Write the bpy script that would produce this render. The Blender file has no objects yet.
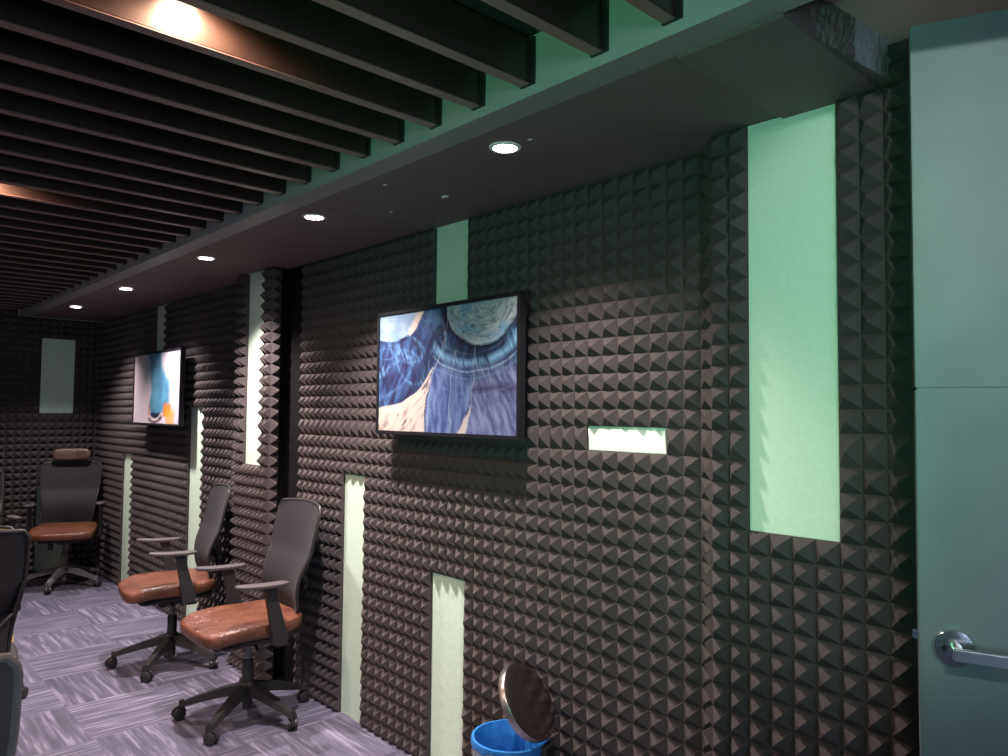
import bpy, bmesh, math, random
from mathutils import Vector, Matrix, noise
random.seed(7)
S = bpy.context.scene
C = S.collection
PI = math.pi
D = math.radians

# ------------------------------------------------------------------ materials
def newmat(name):
    m = bpy.data.materials.new(name); m.use_nodes = True
    nt = m.node_tree
    b = nt.nodes['Principled BSDF']
    return m, nt, b

def simple(name, col, rough=.6, metal=0., spec=.5, noise_amt=.0, nscale=20, bump=0., bscale=60, coat=0.):
    m, nt, b = newmat(name)
    b.inputs['Base Color'].default_value = (*col, 1)
    b.inputs['Roughness'].default_value = rough
    b.inputs['Metallic'].default_value = metal
    b.inputs['Specular IOR Level'].default_value = spec
    b.inputs['Coat Weight'].default_value = coat
    tc = nt.nodes.new('ShaderNodeTexCoord')
    if noise_amt > 0:
        n = nt.nodes.new('ShaderNodeTexNoise'); n.inputs['Scale'].default_value = nscale; n.inputs['Detail'].default_value = 5
        nt.links.new(tc.outputs['Object'], n.inputs['Vector'])
        mx = nt.nodes.new('ShaderNodeMix'); mx.data_type = 'RGBA'
        mx.inputs[6].default_value = (*[c * (1 - noise_amt) for c in col], 1)
        mx.inputs[7].default_value = (*[min(1, c * (1 + noise_amt)) for c in col], 1)
        nt.links.new(n.outputs['Fac'], mx.inputs[0]); nt.links.new(mx.outputs[2], b.inputs['Base Color'])
    if bump > 0:
        n2 = nt.nodes.new('ShaderNodeTexNoise'); n2.inputs['Scale'].default_value = bscale; n2.inputs['Detail'].default_value = 6
        nt.links.new(tc.outputs['Object'], n2.inputs['Vector'])
        bp = nt.nodes.new('ShaderNodeBump'); bp.inputs['Strength'].default_value = bump; bp.inputs['Distance'].default_value = .01
        nt.links.new(n2.outputs['Fac'], bp.inputs['Height']); nt.links.new(bp.outputs['Normal'], b.inputs['Normal'])
    return m

def emis(name, col, s):
    m, nt, b = newmat(name)
    b.inputs['Base Color'].default_value = (*col, 1)
    b.inputs['Emission Color'].default_value = (*col, 1)
    b.inputs['Emission Strength'].default_value = s
    return m

M = {}
M['wall'] = simple('pale_green_paint', (.56, .72, .60), .85, noise_amt=.07, nscale=60, bump=.15, bscale=25)
M['foam'] = simple('charcoal_foam', (.062, .052, .053), .9, spec=.3, noise_amt=.12, nscale=9, bump=.25, bscale=420)
M['paper'] = simple('white_filler', (.88, .90, .88), .8, noise_amt=.05, nscale=40)
M['soffit'] = simple('dark_brown_ceiling_paint', (.14, .108, .105), .75, spec=.3, noise_amt=.10, nscale=6, bump=.1, bscale=12)
M['ceil_dark'] = simple('black_ceiling_paint', (.02, .017, .017), .8)
M['ceil_near'] = simple('taupe_ceiling_paint', (.62, .38, .36), .8, noise_amt=.08, nscale=5)
M['gypsum'] = simple('broken_gypsum', (.16, .125, .12), .95, noise_amt=.5, nscale=45, bump=1., bscale=70)
M['gypsum_white'] = simple('white_gypsum', (.36, .31, .34), .9, noise_amt=.15, nscale=30, bump=.3)
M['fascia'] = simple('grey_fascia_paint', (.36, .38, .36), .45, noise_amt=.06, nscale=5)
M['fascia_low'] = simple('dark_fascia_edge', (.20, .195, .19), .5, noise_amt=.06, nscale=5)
M['slat'] = simple('espresso_slat', (.034, .020, .016), .33, spec=.6, noise_amt=.25, nscale=14)
M['slat_edge_lit'] = simple('slat_edge_floor_bounce', (.19, .115, .10), .4, spec=.6, noise_amt=.15, nscale=8)  # lighter brown puts the floor bounce into the slats' undersides
M['slat_cap'] = simple('slat_end_cap', (.022, .018, .018), .4)
M['black'] = simple('black_plastic', (.022, .021, .022), .5, noise_amt=.1, nscale=30)
M['shade_black'] = simple('black_board_gap_shade', (.006, .0055, .006), .95, spec=.1)  # near-black flats; the shadow in the gap by the far pillar is painted in
M['frame'] = simple('black_picture_frame', (.013, .013, .016), .35)
M['armpad'] = simple('grey_arm_pad', (.062, .055, .058), .55, noise_amt=.08, nscale=30)
M['steel'] = simple('brushed_steel', (.62, .60, .60), .28, metal=1., noise_amt=.08, nscale=4)
M['chrome'] = simple('polished_steel', (.78, .78, .77), .16, metal=1.)
M['lid'] = simple('dull_brushed_steel', (.42, .36, .35), .27, metal=1., noise_amt=.15, nscale=9)
M['greybase'] = simple('grey_nylon', (.13, .13, .145), .4, noise_amt=.05)
M['bag'] = simple('blue_plastic_bag', (.03, .22, .62), .35, noise_amt=.3, nscale=25, bump=.5, bscale=30)
M['ring'] = simple('white_lamp_ring', (.75, .72, .72), .5)
M['wallgrey'] = simple('grey_room_wall', (.22, .22, .23), .8, noise_amt=.05)
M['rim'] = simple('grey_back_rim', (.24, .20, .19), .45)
M['chip'] = simple('white_plaster_chip', (.75, .72, .72), .9)
M['jamb'] = simple('dark_door_frame', (.03, .035, .04), .5)
M['warm'] = emis('warm_lamp', (1, .72, .5), 18)
M['lamp'] = emis('downlight_glow', (1, .93, .88), 30)
M['green'] = emis('added_lamp_glow', (.10, 1, .42), 3)  # glow of the added green lamp

def leather(name, c1, c2, rough=.3):
    m, nt, b = newmat(name)
    tc = nt.nodes.new('ShaderNodeTexCoord')
    n = nt.nodes.new('ShaderNodeTexNoise'); n.inputs['Scale'].default_value = 11; n.inputs['Detail'].default_value = 8; n.inputs['Roughness'].default_value = .65
    v = nt.nodes.new('ShaderNodeTexVoronoi'); v.inputs['Scale'].default_value = 55; v.feature = 'DISTANCE_TO_EDGE'
    nt.links.new(tc.outputs['Object'], n.inputs['Vector']); nt.links.new(n.outputs['Color'], v.inputs['Vector'])
    cr = nt.nodes.new('ShaderNodeValToRGB')
    cr.color_ramp.elements[0].position = .3; cr.color_ramp.elements[0].color = (*c1, 1)
    cr.color_ramp.elements[1].position = .72; cr.color_ramp.elements[1].color = (*c2, 1)
    nt.links.new(n.outputs['Fac'], cr.inputs['Fac']); nt.links.new(cr.outputs['Color'], b.inputs['Base Color'])
    n3 = nt.nodes.new('ShaderNodeTexNoise'); n3.inputs['Scale'].default_value = 26; n3.inputs['Detail'].default_value = 4
    n3.inputs['Distortion'].default_value = 1.5
    nt.links.new(tc.outputs['Object'], n3.inputs['Vector'])
    bp = nt.nodes.new('ShaderNodeBump'); bp.inputs['Strength'].default_value = .45; bp.inputs['Distance'].default_value = .012
    nt.links.new(n3.outputs['Fac'], bp.inputs['Height']); nt.links.new(bp.outputs['Normal'], b.inputs['Normal'])
    b.inputs['Roughness'].default_value = rough
    return m
M['leather'] = leather('cognac_leather', (.075, .027, .016), (.19, .076, .045))
M['leather_dark'] = leather('brown_leather', (.06, .032, .024), (.13, .072, .054), .4)
M['leather_tan'] = leather('tan_leather', (.20, .13, .045), (.42, .30, .13), .35)

def mesh_fabric(name, col, alpha):
    m, nt, b = newmat(name)
    b.inputs['Base Color'].default_value = (*col, 1); b.inputs['Roughness'].default_value = .7
    tc = nt.nodes.new('ShaderNodeTexCoord')
    w = nt.nodes.new('ShaderNodeTexWave'); w.inputs['Scale'].default_value = 120; w.bands_direction = 'Z'
    nt.links.new(tc.outputs['Object'], w.inputs['Vector'])
    mr = nt.nodes.new('ShaderNodeMapRange'); mr.inputs['To Min'].default_value = alpha - .06; mr.inputs['To Max'].default_value = min(1, alpha + .06)
    nt.links.new(w.outputs['Fac'], mr.inputs['Value']); nt.links.new(mr.outputs['Result'], b.inputs['Alpha'])
    b.inputs['Sheen Weight'].default_value = .05
    return m
M['mesh'] = mesh_fabric('dark_navy_mesh', (.013, .012, .018), .90)
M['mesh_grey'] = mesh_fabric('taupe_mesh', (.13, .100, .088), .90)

# carpet: square tiles, quarter turned, streaked
def carpet():
    m, nt, b = newmat('streaked_carpet_tiles')
    L = nt.links
    tc = nt.nodes.new('ShaderNodeTexCoord')
    def math_(op, a, bb=None):
        n = nt.nodes.new('ShaderNodeMath'); n.operation = op
        for i, v in enumerate((a, bb)):
            if v is None: continue
            if isinstance(v, (int, float)): n.inputs[i].default_value = v
            else: L.new(v, n.inputs[i])
        return n.outputs[0]
    sp = nt.nodes.new('ShaderNodeSeparateXYZ'); L.new(tc.outputs['Object'], sp.inputs[0])
    tx = math_('FLOOR', math_('MULTIPLY', sp.outputs[0], 2.0)); ty = math_('FLOOR', math_('MULTIPLY', math_('ADD', sp.outputs[1], .2), 2.0))
    chk = math_('FLOORED_MODULO', math_('ADD', tx, ty), 2.0)
    cb = nt.nodes.new('ShaderNodeCombineXYZ'); L.new(tx, cb.inputs[0]); L.new(ty, cb.inputs[1])
    wn = nt.nodes.new('ShaderNodeTexWhiteNoise'); wn.noise_dimensions = '3D'; L.new(cb.outputs[0], wn.inputs['Vector'])
    def streak(ax, sx, sy, scale, off):
        mp = nt.nodes.new('ShaderNodeMapping'); L.new(tc.outputs['Object'], mp.inputs['Vector'])
        mp.inputs['Scale'].default_value = (sx, sy, 1)
        mp.inputs['Location'].default_value = (off, off, 0)
        mp.inputs['Rotation'].default_value = (0, 0, ax)
        ad = nt.nodes.new('ShaderNodeVectorMath'); ad.operation = 'MULTIPLY_ADD'
        L.new(wn.outputs['Color'], ad.inputs[0]); ad.inputs[1].default_value = (5, 5, 5); L.new(mp.outputs[0], ad.inputs[2])
        n = nt.nodes.new('ShaderNodeTexNoise'); n.inputs['Scale'].default_value = scale; n.inputs['Detail'].default_value = 3; n.inputs['Distortion'].default_value = .5
        L.new(ad.outputs[0], n.inputs['Vector']); return n.outputs['Fac']
    a1 = streak(0, 1.2, 22, 3.2, 0); a2 = streak(D(24), 15, 1.1, 2.6, 3)
    mx = nt.nodes.new('ShaderNodeMix'); mx.data_type = 'FLOAT'; L.new(chk, mx.inputs[0]); L.new(a1, mx.inputs[2]); L.new(a2, mx.inputs[3])
    fine = nt.nodes.new('ShaderNodeTexNoise'); fine.inputs['Scale'].default_value = 260; L.new(tc.outputs['Object'], fine.inputs['Vector'])
    cr = nt.nodes.new('ShaderNodeValToRGB')
    e = cr.color_ramp.elements
    e[0].position = .34; e[0].color = (.080, .079, .112, 1)
    e[1].position = .66; e[1].color = (.225, .212, .285, 1)
    e.new(.50).color = (.108, .105, .150, 1)
    e.new(.56).color = (.142, .135, .190, 1)
    L.new(mx.outputs[0], cr.inputs['Fac'])
    m2 = nt.nodes.new('ShaderNodeMix'); m2.data_type = 'RGBA'; m2.blend_type = 'MULTIPLY'
    fr = nt.nodes.new('ShaderNodeMapRange'); fr.inputs['To Min'].default_value = .75; fr.inputs['To Max'].default_value = 1.2
    L.new(fine.outputs['Fac'], fr.inputs['Value'])
    tv = nt.nodes.new('ShaderNodeMapRange'); tv.inputs['To Min'].default_value = .75; tv.inputs['To Max'].default_value = 1.1
    L.new(wn.outputs['Value'], tv.inputs['Value'])
    mm = math_('MULTIPLY', fr.outputs['Result'], tv.outputs['Result'])
    m2.inputs[0].default_value = 1; L.new(cr.outputs['Color'], m2.inputs[6]); L.new(mm, m2.inputs[7])
    L.new(m2.outputs[2], b.inputs['Base Color'])
    b.inputs['Roughness'].default_value = .95; b.inputs['Specular IOR Level'].default_value = .15
    bp = nt.nodes.new('ShaderNodeBump'); bp.inputs['Strength'].default_value = .5; bp.inputs['Distance'].default_value = .004
    L.new(fine.outputs['Fac'], bp.inputs['Height']); L.new(bp.outputs['Normal'], b.inputs['Normal'])
    return m
M['carpet'] = carpet()

def doorpaint():
    m, nt, b = newmat('teal_door_paint')
    tc = nt.nodes.new('ShaderNodeTexCoord')
    n = nt.nodes.new('ShaderNodeTexNoise'); n.inputs['Scale'].default_value = 5; n.inputs['Detail'].default_value = 6
    nt.links.new(tc.outputs['Object'], n.inputs['Vector'])
    cr = nt.nodes.new('ShaderNodeValToRGB')
    cr.color_ramp.elements[0].position = .3; cr.color_ramp.elements[0].color = (.13, .185, .180, 1)
    cr.color_ramp.elements[1].position = .7; cr.color_ramp.elements[1].color = (.165, .230, .222, 1)
    nt.links.new(n.outputs['Fac'], cr.inputs['Fac']); nt.links.new(cr.outputs['Color'], b.inputs['Base Color'])
    b.inputs['Roughness'].default_value = .5
    return m
M['door'] = doorpaint()

def attr_mat(name):
    m, nt, b = newmat(name)
    a = nt.nodes.new('ShaderNodeAttribute'); a.attribute_name = 'paint'
    nt.links.new(a.outputs['Color'], b.inputs['Base Color'])
    b.inputs['Roughness'].default_value = .38
    return m
M['art'] = attr_mat('painted_canvas')

# ------------------------------------------------------------------ helpers
def obj(name, bm, mats, parent=None, smooth=False, loc=None):
    me = bpy.data.meshes.new(name)
    bmesh.ops.recalc_face_normals(bm, faces=bm.faces)
    bm.to_mesh(me); bm.free()
    if not isinstance(mats, (list, tuple)): mats = [mats]
    for k in mats: me.materials.append(M[k])
    if smooth:
        for p in me.polygons: p.use_smooth = True
        me.set_sharp_from_angle(angle=D(40))
    o = bpy.data.objects.new(name, me); C.objects.link(o)
    if parent is not None: o.parent = parent
    if loc: o.location = loc
    return o

def tag(o, label=None, cat=None, group=None, kind=None):
    if label: o['label'] = label
    if cat: o['category'] = cat
    if group: o['group'] = group
    if kind: o['kind'] = kind
    return o

def thing(name, label, cat, loc=(0, 0, 0), rz=0, group=None):
    o = bpy.data.objects.new(name, None); C.objects.link(o)
    o.empty_display_size = .1
    o.location = loc; o.rotation_euler = (0, 0, rz)
    return tag(o, label, cat, group)

def box(bm, x0, x1, y0, y1, z0, z1, mi=0, bev=0., mat=None):
    r = bmesh.ops.create_cube(bm, size=1)
    vs = r['verts']
    for v in vs:
        v.co = Vector((x0 + (v.co.x + .5) * (x1 - x0), y0 + (v.co.y + .5) * (y1 - y0), z0 + (v.co.z + .5) * (z1 - z0)))
    fs = {f for v in vs for f in v.link_faces}
    if bev > 0:
        es = {e for v in vs for e in v.link_edges}
        rr = bmesh.ops.bevel(bm, geom=list(es), offset=bev, segments=2, affect='EDGES')
        fs = {f for f in bm.faces if f in fs or f in rr['faces']}
        vs = list({v for f in rr['faces'] for v in f.verts} | {v for v in vs if v.is_valid})
        fs = {f for v in vs for f in v.link_faces}
    for f in fs: f.material_index = mi
    if mat is not None:
        for v in vs: v.co = mat @ v.co
    return vs

def lathe(bm, prof, seg=32, mat=None, mi=0, close=False):
    rings = []
    for (r, z) in prof:
        rings.append([bm.verts.new(Vector((r * math.cos(2 * PI * k / seg), r * math.sin(2 * PI * k / seg), z))) for k in range(seg)])
    vs = [v for g in rings for v in g]
    for a, b in zip(rings, rings[1:]):
        for k in range(seg):
            f = bm.faces.new((a[k], a[(k + 1) % seg], b[(k + 1) % seg], b[k])); f.material_index = mi
    for g, rr in ((rings[0], prof[0][0]), (rings[-1], prof[-1][0])):
        if close and rr > 1e-5:
            f = bm.faces.new(g); f.material_index = mi
    if mat is not None:
        for v in vs: v.co = mat @ v.co
    return vs

def tube(bm, pts, rad, seg=10, mi=0, flat=1.0, closed=False):
    pts = [Vector(p) for p in pts]
    n = len(pts); rings = []
    if isinstance(rad, (int, float)): rad = [rad] * n
    up = None
    for i, p in enumerate(pts):
        if closed: t = (pts[(i + 1) % n] - pts[i - 1]).normalized()
        else: t = (pts[min(i + 1, n - 1)] - pts[max(i - 1, 0)]).normalized()
        if up is None:
            up = Vector((0, 0, 1)) if abs(t.z) < .9 else Vector((0, 1, 0))
        s = t.cross(up).normalized(); u = s.cross(t).normalized(); up = u
        rings.append([bm.verts.new(p + s * (rad[i] * math.cos(2 * PI * k / seg)) + u * (rad[i] * flat * math.sin(2 * PI * k / seg))) for k in range(seg)])
    pr = list(zip(rings, rings[1:]))
    if closed: pr.append((rings[-1], rings[0]))
    for a, b in pr:
        for k in range(seg):
            f = bm.faces.new((a[k], a[(k + 1) % seg], b[(k + 1) % seg], b[k])); f.material_index = mi
    if not closed:
        for g in (rings[0], rings[-1]):
            f = bm.faces.new(g); f.material_index = mi

def rotated(a, axis='Z', loc=(0, 0, 0)):
    return Matrix.Translation(loc) @ Matrix.Rotation(a, 4, axis)

# ------------------------------------------------------------------ room dimensions (metres)
XW = 2.0        # painted wall behind the foam
XP = 1.9        # face of both pillars
YF = 7.7        # far wall
ZS = 2.306      # soffit
ZC = 2.46       # ceiling above the baffles
XL, YB = -4.0, -2.6
P1 = (.64, 1.158)    # near pillar
P2 = (3.975, 4.40)   # far pillar
DOOR = (-.25, .62)

# floor
bm = bmesh.new(); box(bm, XL - .1, XW + .6, YB - .1, YF + .1, -.06, 0)
tag(obj('floor', bm, 'carpet'), kind='structure')

# right wall with two pillars and the door opening
bm = bmesh.new()
box(bm, XW, XW + .14, DOOR[1] + .02, YF + .1, 0, 2.6)
box(bm, XW, XW + .14, YB - .1, DOOR[0] - .04, 0, 2.6)
for a, b_ in (P1, P2): box(bm, XP, XW + .001, a, b_, 0, ZS + (.1 if a > 2 else 0))
tag(obj('wall_right', bm, 'wall'), kind='structure')
bm = bmesh.new(); box(bm, XL - .1, XW + .1, YF, YF + .1, 0, 2.6)
tag(obj('wall_far', bm, 'wall'), kind='structure')
bm = bmesh.new(); box(bm, XL - .1, XL, YB - .1, YF + .1, 0, 2.6)
tag(obj('wall_left', bm, 'wallgrey'), kind='structure')
# back wall, with an opening for the added window
WX0, WX1, WZ0, WZ1 = -2.6, -.3, .75, 2.05
bm = bmesh.new()
box(bm, XL - .1, WX0, YB - .1, YB, 0, 2.6); box(bm, WX1, XW + .6, YB - .1, YB, 0, 2.6)
box(bm, WX0, WX1, YB - .1, YB, 0, WZ0); box(bm, WX0, WX1, YB - .1, YB, WZ1, 2.6)
tag(obj('wall_back', bm, 'wallgrey'), kind='structure')
wf = bmesh.new()
for (a, b_, c, d) in ((WX0, WX1, WZ0, WZ0 + .05), (WX0, WX1, WZ1 - .05, WZ1), (WX0, WX0 + .05, WZ0, WZ1), (WX1 - .05, WX1, WZ0, WZ1), ((WX0 + WX1) / 2 - .02, (WX0 + WX1) / 2 + .02, WZ0, WZ1)):
    box(wf, a, b_, YB - .07, YB - .01, c, d)
wn = tag(obj('added_window_1', wf, 'jamb'), kind='structure')
bm = bmesh.new(); box(bm, WX0, WX1, YB - .06, YB - .05, WZ0, WZ1)
M['glow_pane'] = emis('added_glow_pane', (.5, .78, .88), 1.6)  # glowing pane of the added window, put in for its cool light
obj('glow_pane', bm, 'glow_pane', wn)

# ------------------------------------------------------------------ ceiling
bm = bmesh.new()
XF = 1.318      # face of the fascia beam
XS = 1.404      # where the soffit starts
SE = .69        # near end of the soffit
box(bm, XL - .1, XF + .02, YB - .1, YF + .1, ZC, ZC + .1, 0)                 # dark ceiling over the baffles
box(bm, XS, XW + .6, YB - .1, SE + .05, 2.405, 2.47, 1)                       # higher ceiling by the door
box(bm, XS, XW + .05, 2.66, 4.165, ZS, ZS + .04, 2)                          # soffit boards
box(bm, XS, XW + .05, 4.185, YF + .1, ZS + .004, ZS + .04, 2)
box(bm, XS, XW + .05, .955, 2.656, ZS + .002, ZS + .04, 2)
box(bm, XS, XW + .05, SE + .012, .952, ZS - .008, ZS + .04, 2)
box(bm, XS, XW + .05, 4.12, 4.22, ZS + .03, ZS + .05, 3)
tag(obj('ceiling', bm, ['ceil_dark', 'ceil_near', 'soffit', 'ceil_dark']), kind='structure')
# torn near end of the soffit: rough gypsum core, white toward the wall
bm = bmesh.new()
ny, nx = 6, 46
grid = []
for j in range(ny + 1):
    row = []
    for i in range(nx + 1):
        u = i / nx; w = j / ny
        x = XS + .001 + u * (1.895 - XS)
        z = ZS + w * .10
        rough_amt = .0045 if u < .62 else .001
        y = SE - .02 + .045 * (1 - u) + rough_amt * noise.noise(Vector((x * 70, z * 90, 1))) * 2
        if j == 0: z += (.007 * abs(noise.noise(Vector((x * 70, 3, 1)))) if u < .62 else 0)
        row.append(bm.verts.new((x, y, z)))
    grid.append(row)
back = [[bm.verts.new((v.co.x, SE + .05, v.co.z)) for v in row] for row in grid]
for j in range(ny):
    for i in range(nx):
        f = bm.faces.new((grid[j][i], grid[j][i + 1], grid[j + 1][i + 1], grid[j + 1][i])); f.material_index = 0 if i < nx * .61 + .12 * j else 1
for i in range(nx):
    for j in (0, ny):
        f = bm.faces.new((grid[j][i], grid[j][i + 1], back[j][i + 1], back[j][i])); f.material_index = 2 if j == 0 else 0
for j in range(ny):
    f = bm.faces.new((grid[j][nx], grid[j + 1][nx], back[j + 1][nx], back[j][nx])); f.material_index = 1
o = obj('trim_2', bm, ['gypsum', 'gypsum_white', 'soffit']); tag(o, kind='structure')

# fascia beam
bm = bmesh.new()
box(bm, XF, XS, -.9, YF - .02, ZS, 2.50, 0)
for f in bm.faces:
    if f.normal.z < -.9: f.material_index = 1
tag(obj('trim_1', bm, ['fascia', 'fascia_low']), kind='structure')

# white plaster chips on the soffit
for k, (x, y, s) in enumerate(((1.723, 2.198, .011), (1.478, 2.23, .006), (1.535, 1.556, .006), (1.70, 2.52, .005))):
    bm = bmesh.new(); bmesh.ops.create_icosphere(bm, subdivisions=2, radius=s)
    for v in bm.verts:
        v.co *= 1 + .5 * noise.noise(v.co * 180 + Vector((k, 0, 0))); v.co.z *= .35; v.co.y *= 1.6
    lab = ('larger white plaster chip on the dark soffit above the upper green wall patch', 'small pale chip on the soffit beside the fascia beam, left of the larger chip',
           'tiny pale speck on the soffit right of the nearest downlight', 'tiny pale speck on the soffit left of the larger chip, toward the wall')[k]
    o = obj('plaster_chip', bm, 'chip', smooth=True); o.location = (x, y, ZS + .001); tag(o, lab, 'plaster chip', 'plaster chips on the soffit')

# ------------------------------------------------------------------ foam cladding
PIT = .0617; FB = .010; FH = .052
def subdiv(pts, pitch=PIT):
    out = [pts[0]]
    for a, b_ in zip(pts, pts[1:]):
        n = max(1, round((b_ - a) / pitch))
        out += [a + (b_ - a) * (k + 1) / n for k in range(n)]
    return out
ZR = [k * .0623 for k in range(23)]                # floor .. 1.371
ZR += [ZR[-1] + .084]
ZR += [ZR[23] + (ZS - .002 - ZR[23]) * (k + 1) / 14 for k in range(14)]

def foam_grid(bm, us, zs, place, skip, flat=lambda u, z: False, FH=.047):
    """us: grid lines along the wall, place(u, z, h) -> point; h = height off the wall."""
    nu, nz = len(us) - 1, len(zs) - 1
    on = [[not skip((us[i] + us[i + 1]) / 2, (zs[j] + zs[j + 1]) / 2) for j in range(nz)] for i in range(nu)]
    base = {}
    def bv(i, j):
        if (i, j) not in base: base[(i, j)] = bm.verts.new(place(us[i], zs[j], FB))
        return base[(i, j)]
    wallv = {}
    def wv(i, j):
        if (i, j) not in wallv: wallv[(i, j)] = bm.verts.new(place(us[i], zs[j], .0005))
        return wallv[(i, j)]
    for i in range(nu):
        for j in range(nz):
            if not on[i][j]: continue
            q = [bv(i, j), bv(i + 1, j), bv(i + 1, j + 1), bv(i, j + 1)]
            cu, cz = (us[i] + us[i + 1]) / 2, (zs[j] + zs[j + 1]) / 2
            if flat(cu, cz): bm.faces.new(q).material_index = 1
            else:
                g = .04
                h = FH + random.uniform(-.003, .003)
                du, dz = (us[i + 1] - us[i]), (zs[j + 1] - zs[j])
                w = .035
                top_ = [bm.verts.new(place(cu + a * du * w + random.uniform(-.0012, .0012), cz + b_ * dz * w - .001, h)) for a, b_ in ((-1, -1), (1, -1), (1, 1), (-1, 1))]
                # low shoulder: sides bulge very slightly
                for k in range(4):
                    bm.faces.new((q[k], q[(k + 1) % 4], top_[(k + 1) % 4], top_[k]))
                bm.faces.new(top_)
            for (di, dj, a, b_) in ((-1, 0, (i, j), (i, j + 1)), (1, 0, (i + 1, j), (i + 1, j + 1)), (0, -1, (i, j), (i + 1, j)), (0, 1, (i, j + 1), (i + 1, j + 1))):
                ii, jj = i + di, j + dj
                if not (0 <= ii < nu and 0 <= jj < nz and on[ii][jj]):
                    bm.faces.new((bv(*a), bv(*b_), wv(*b_), wv(*a)))

def holes_skip(holes):
    return lambda u, z: any(a < u < b_ and c < z < d for a, b_, c, d in holes)

# nearer stretch of wall, between the pillars
holesA = [(2.38, 2.605, 1.83, 9), (3.135, 3.335, -1, ZR[19] + .001), (2.375, 2.60, -1, ZR[13] + .001), (1.392, 1.722, ZR[22] + .001, ZR[23] - .001)]
ysA = subdiv([1.205, 1.392, 1.722, 2.3775, 2.6025, 3.135, 3.335, 3.80, 3.962])
bm = bmesh.new()
foam_grid(bm, ysA, ZR, lambda u, z, h: Vector((XW - h, u, z)), holes_skip(holesA), lambda u, z: u > 3.80, .037)  # last cells stay flat and black, as the gap's painted shadow
tag(obj('foam_cladding', bm, ['foam', 'shade_black']), 'charcoal pyramid foam around the blue abstract picture, between the two pillars', 'acoustic foam')
# farther stretch
holesB = [(5.98, 6.21, 1.83, 9), (5.18, 5.435, -1, ZR[24] + .001), (6.68, 6.94, -1, ZR[18] + .001)]
ysB = subdiv([4.41, 5.18, 5.435, 5.98, 6.21, 6.68, 6.94, 7.655])
bm = bmesh.new()
foam_grid(bm, ysB, ZR, lambda u, z, h: Vector((XW - h, u, z)), holes_skip(holesB), FH=.040)
tag(obj('foam_cladding', bm, 'foam'), 'charcoal pyramid foam around the white and teal picture, past the far pillar', 'acoustic foam')
# far pillar: front face plus one wrapped column on the side facing the door
ysP = subdiv([3.965, 4.065, 4.29, 4.405], .056)
bm = bmesh.new()
foam_grid(bm, ysP, ZR, lambda u, z, h: Vector((XP - h, u, z)), holes_skip([(4.065, 4.29, ZR[19] + .001, 9)]))
foam_grid(bm, [XP - FB, XP + .045, XW - .001], ZR, lambda u, z, h: Vector((u, 3.975 - h, z)), lambda u, z: False, lambda u, z: u > XP + .045)  # inner part of the side is flat, its shade put into the colour
tag(obj('foam_cladding', bm, ['foam', 'shade_black']), 'charcoal pyramid foam wrapped round the narrow pillar with the pale slot, behind the chairs', 'acoustic foam')
# near pillar
zsN = subdiv([0, .96, ZR[19] + .012, ZS - .003])
ysN = subdiv([.636, .808, 1.056, 1.168], .0615)
bm = bmesh.new()
foam_grid(bm, ysN, ZR, lambda u, z, h: Vector((XP - h, u, z)), holes_skip([(.808, 1.056, ZR[19] + .001, 9)]))
foam_grid(bm, [XP - FB, XP + .045, XW - .013], ZR, lambda u, z, h: Vector((u, 1.158 + FB + (h - FB) * 1.2, z)), lambda u, z: False)
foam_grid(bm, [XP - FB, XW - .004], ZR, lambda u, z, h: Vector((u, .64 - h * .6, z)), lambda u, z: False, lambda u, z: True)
# piece above the soffit level, past its torn end
foam_grid(bm, subdiv([.636, .685], .06), [ZS - .003, ZS + .05, 2.40], lambda u, z, h: Vector((XP - h, u, z)), lambda u, z: False)
tag(obj('foam_cladding', bm, ['foam', 'shade_black']), 'charcoal pyramid foam around the big green patch, beside the teal door', 'acoustic foam')
# far wall
holesF = [(1.51, 1.77, ZR[23] + .04, 2.115), (1.46, 1.76, .05, .80)]
xsF = subdiv([-3.95, 1.46, 1.51, 1.76, 1.935])
bm = bmesh.new()
foam_grid(bm, subdiv([-3.95, 1.50, 1.765, 1.997]), ZR, lambda u, z, h: Vector((u, YF - h, z)), holes_skip([(1.50, 1.765, ZR[23] + .001, ZR[34] + .001), (1.50, 1.765, ZR[1], ZR[13] + .001)]))
foam_grid(bm, subdiv([-3.95, 1.31]), [ZS - .002, ZS + .060, ZS + .120, 2.455], lambda u, z, h: Vector((u, YF - h, z)), lambda u, z: False)
tag(obj('foam_cladding', bm, 'foam'), 'charcoal pyramid foam covering the far end wall, behind the headrest chair', 'acoustic foam')

# white filler left in the small slot of the wall
bm = bmesh.new()
n = 40; y0, y1, z0, z1 = 1.398, 1.716, ZR[22] + .002, ZR[23] - .002
rows = []
for i in range(n + 1):
    t = i / n; y = y0 + t * (y1 - y0)
    edge = z1 - .006 - .008 * abs(noise.noise(Vector((t * 9, 0, 0))))
    rows.append([bm.verts.new((XW - .002 - .010 * s, y, z0 + (edge - z0) * s)) for s in (0, .5, 1)] + [bm.verts.new((XW - .0005, y, edge)), bm.verts.new((XW - .0005, y, z0))])
for a, b_ in zip(rows, rows[1:]):
    for k in range(5): bm.faces.new((a[k], b_[k], b_[(k + 1) % 5], a[(k + 1) % 5]))
bm.faces.new(rows[0]); bm.faces.new(rows[-1])
tag(obj('filler_strip', bm, 'paper'), 'ragged white filler strip in the short slot right of the blue picture', 'filler strip')

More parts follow.
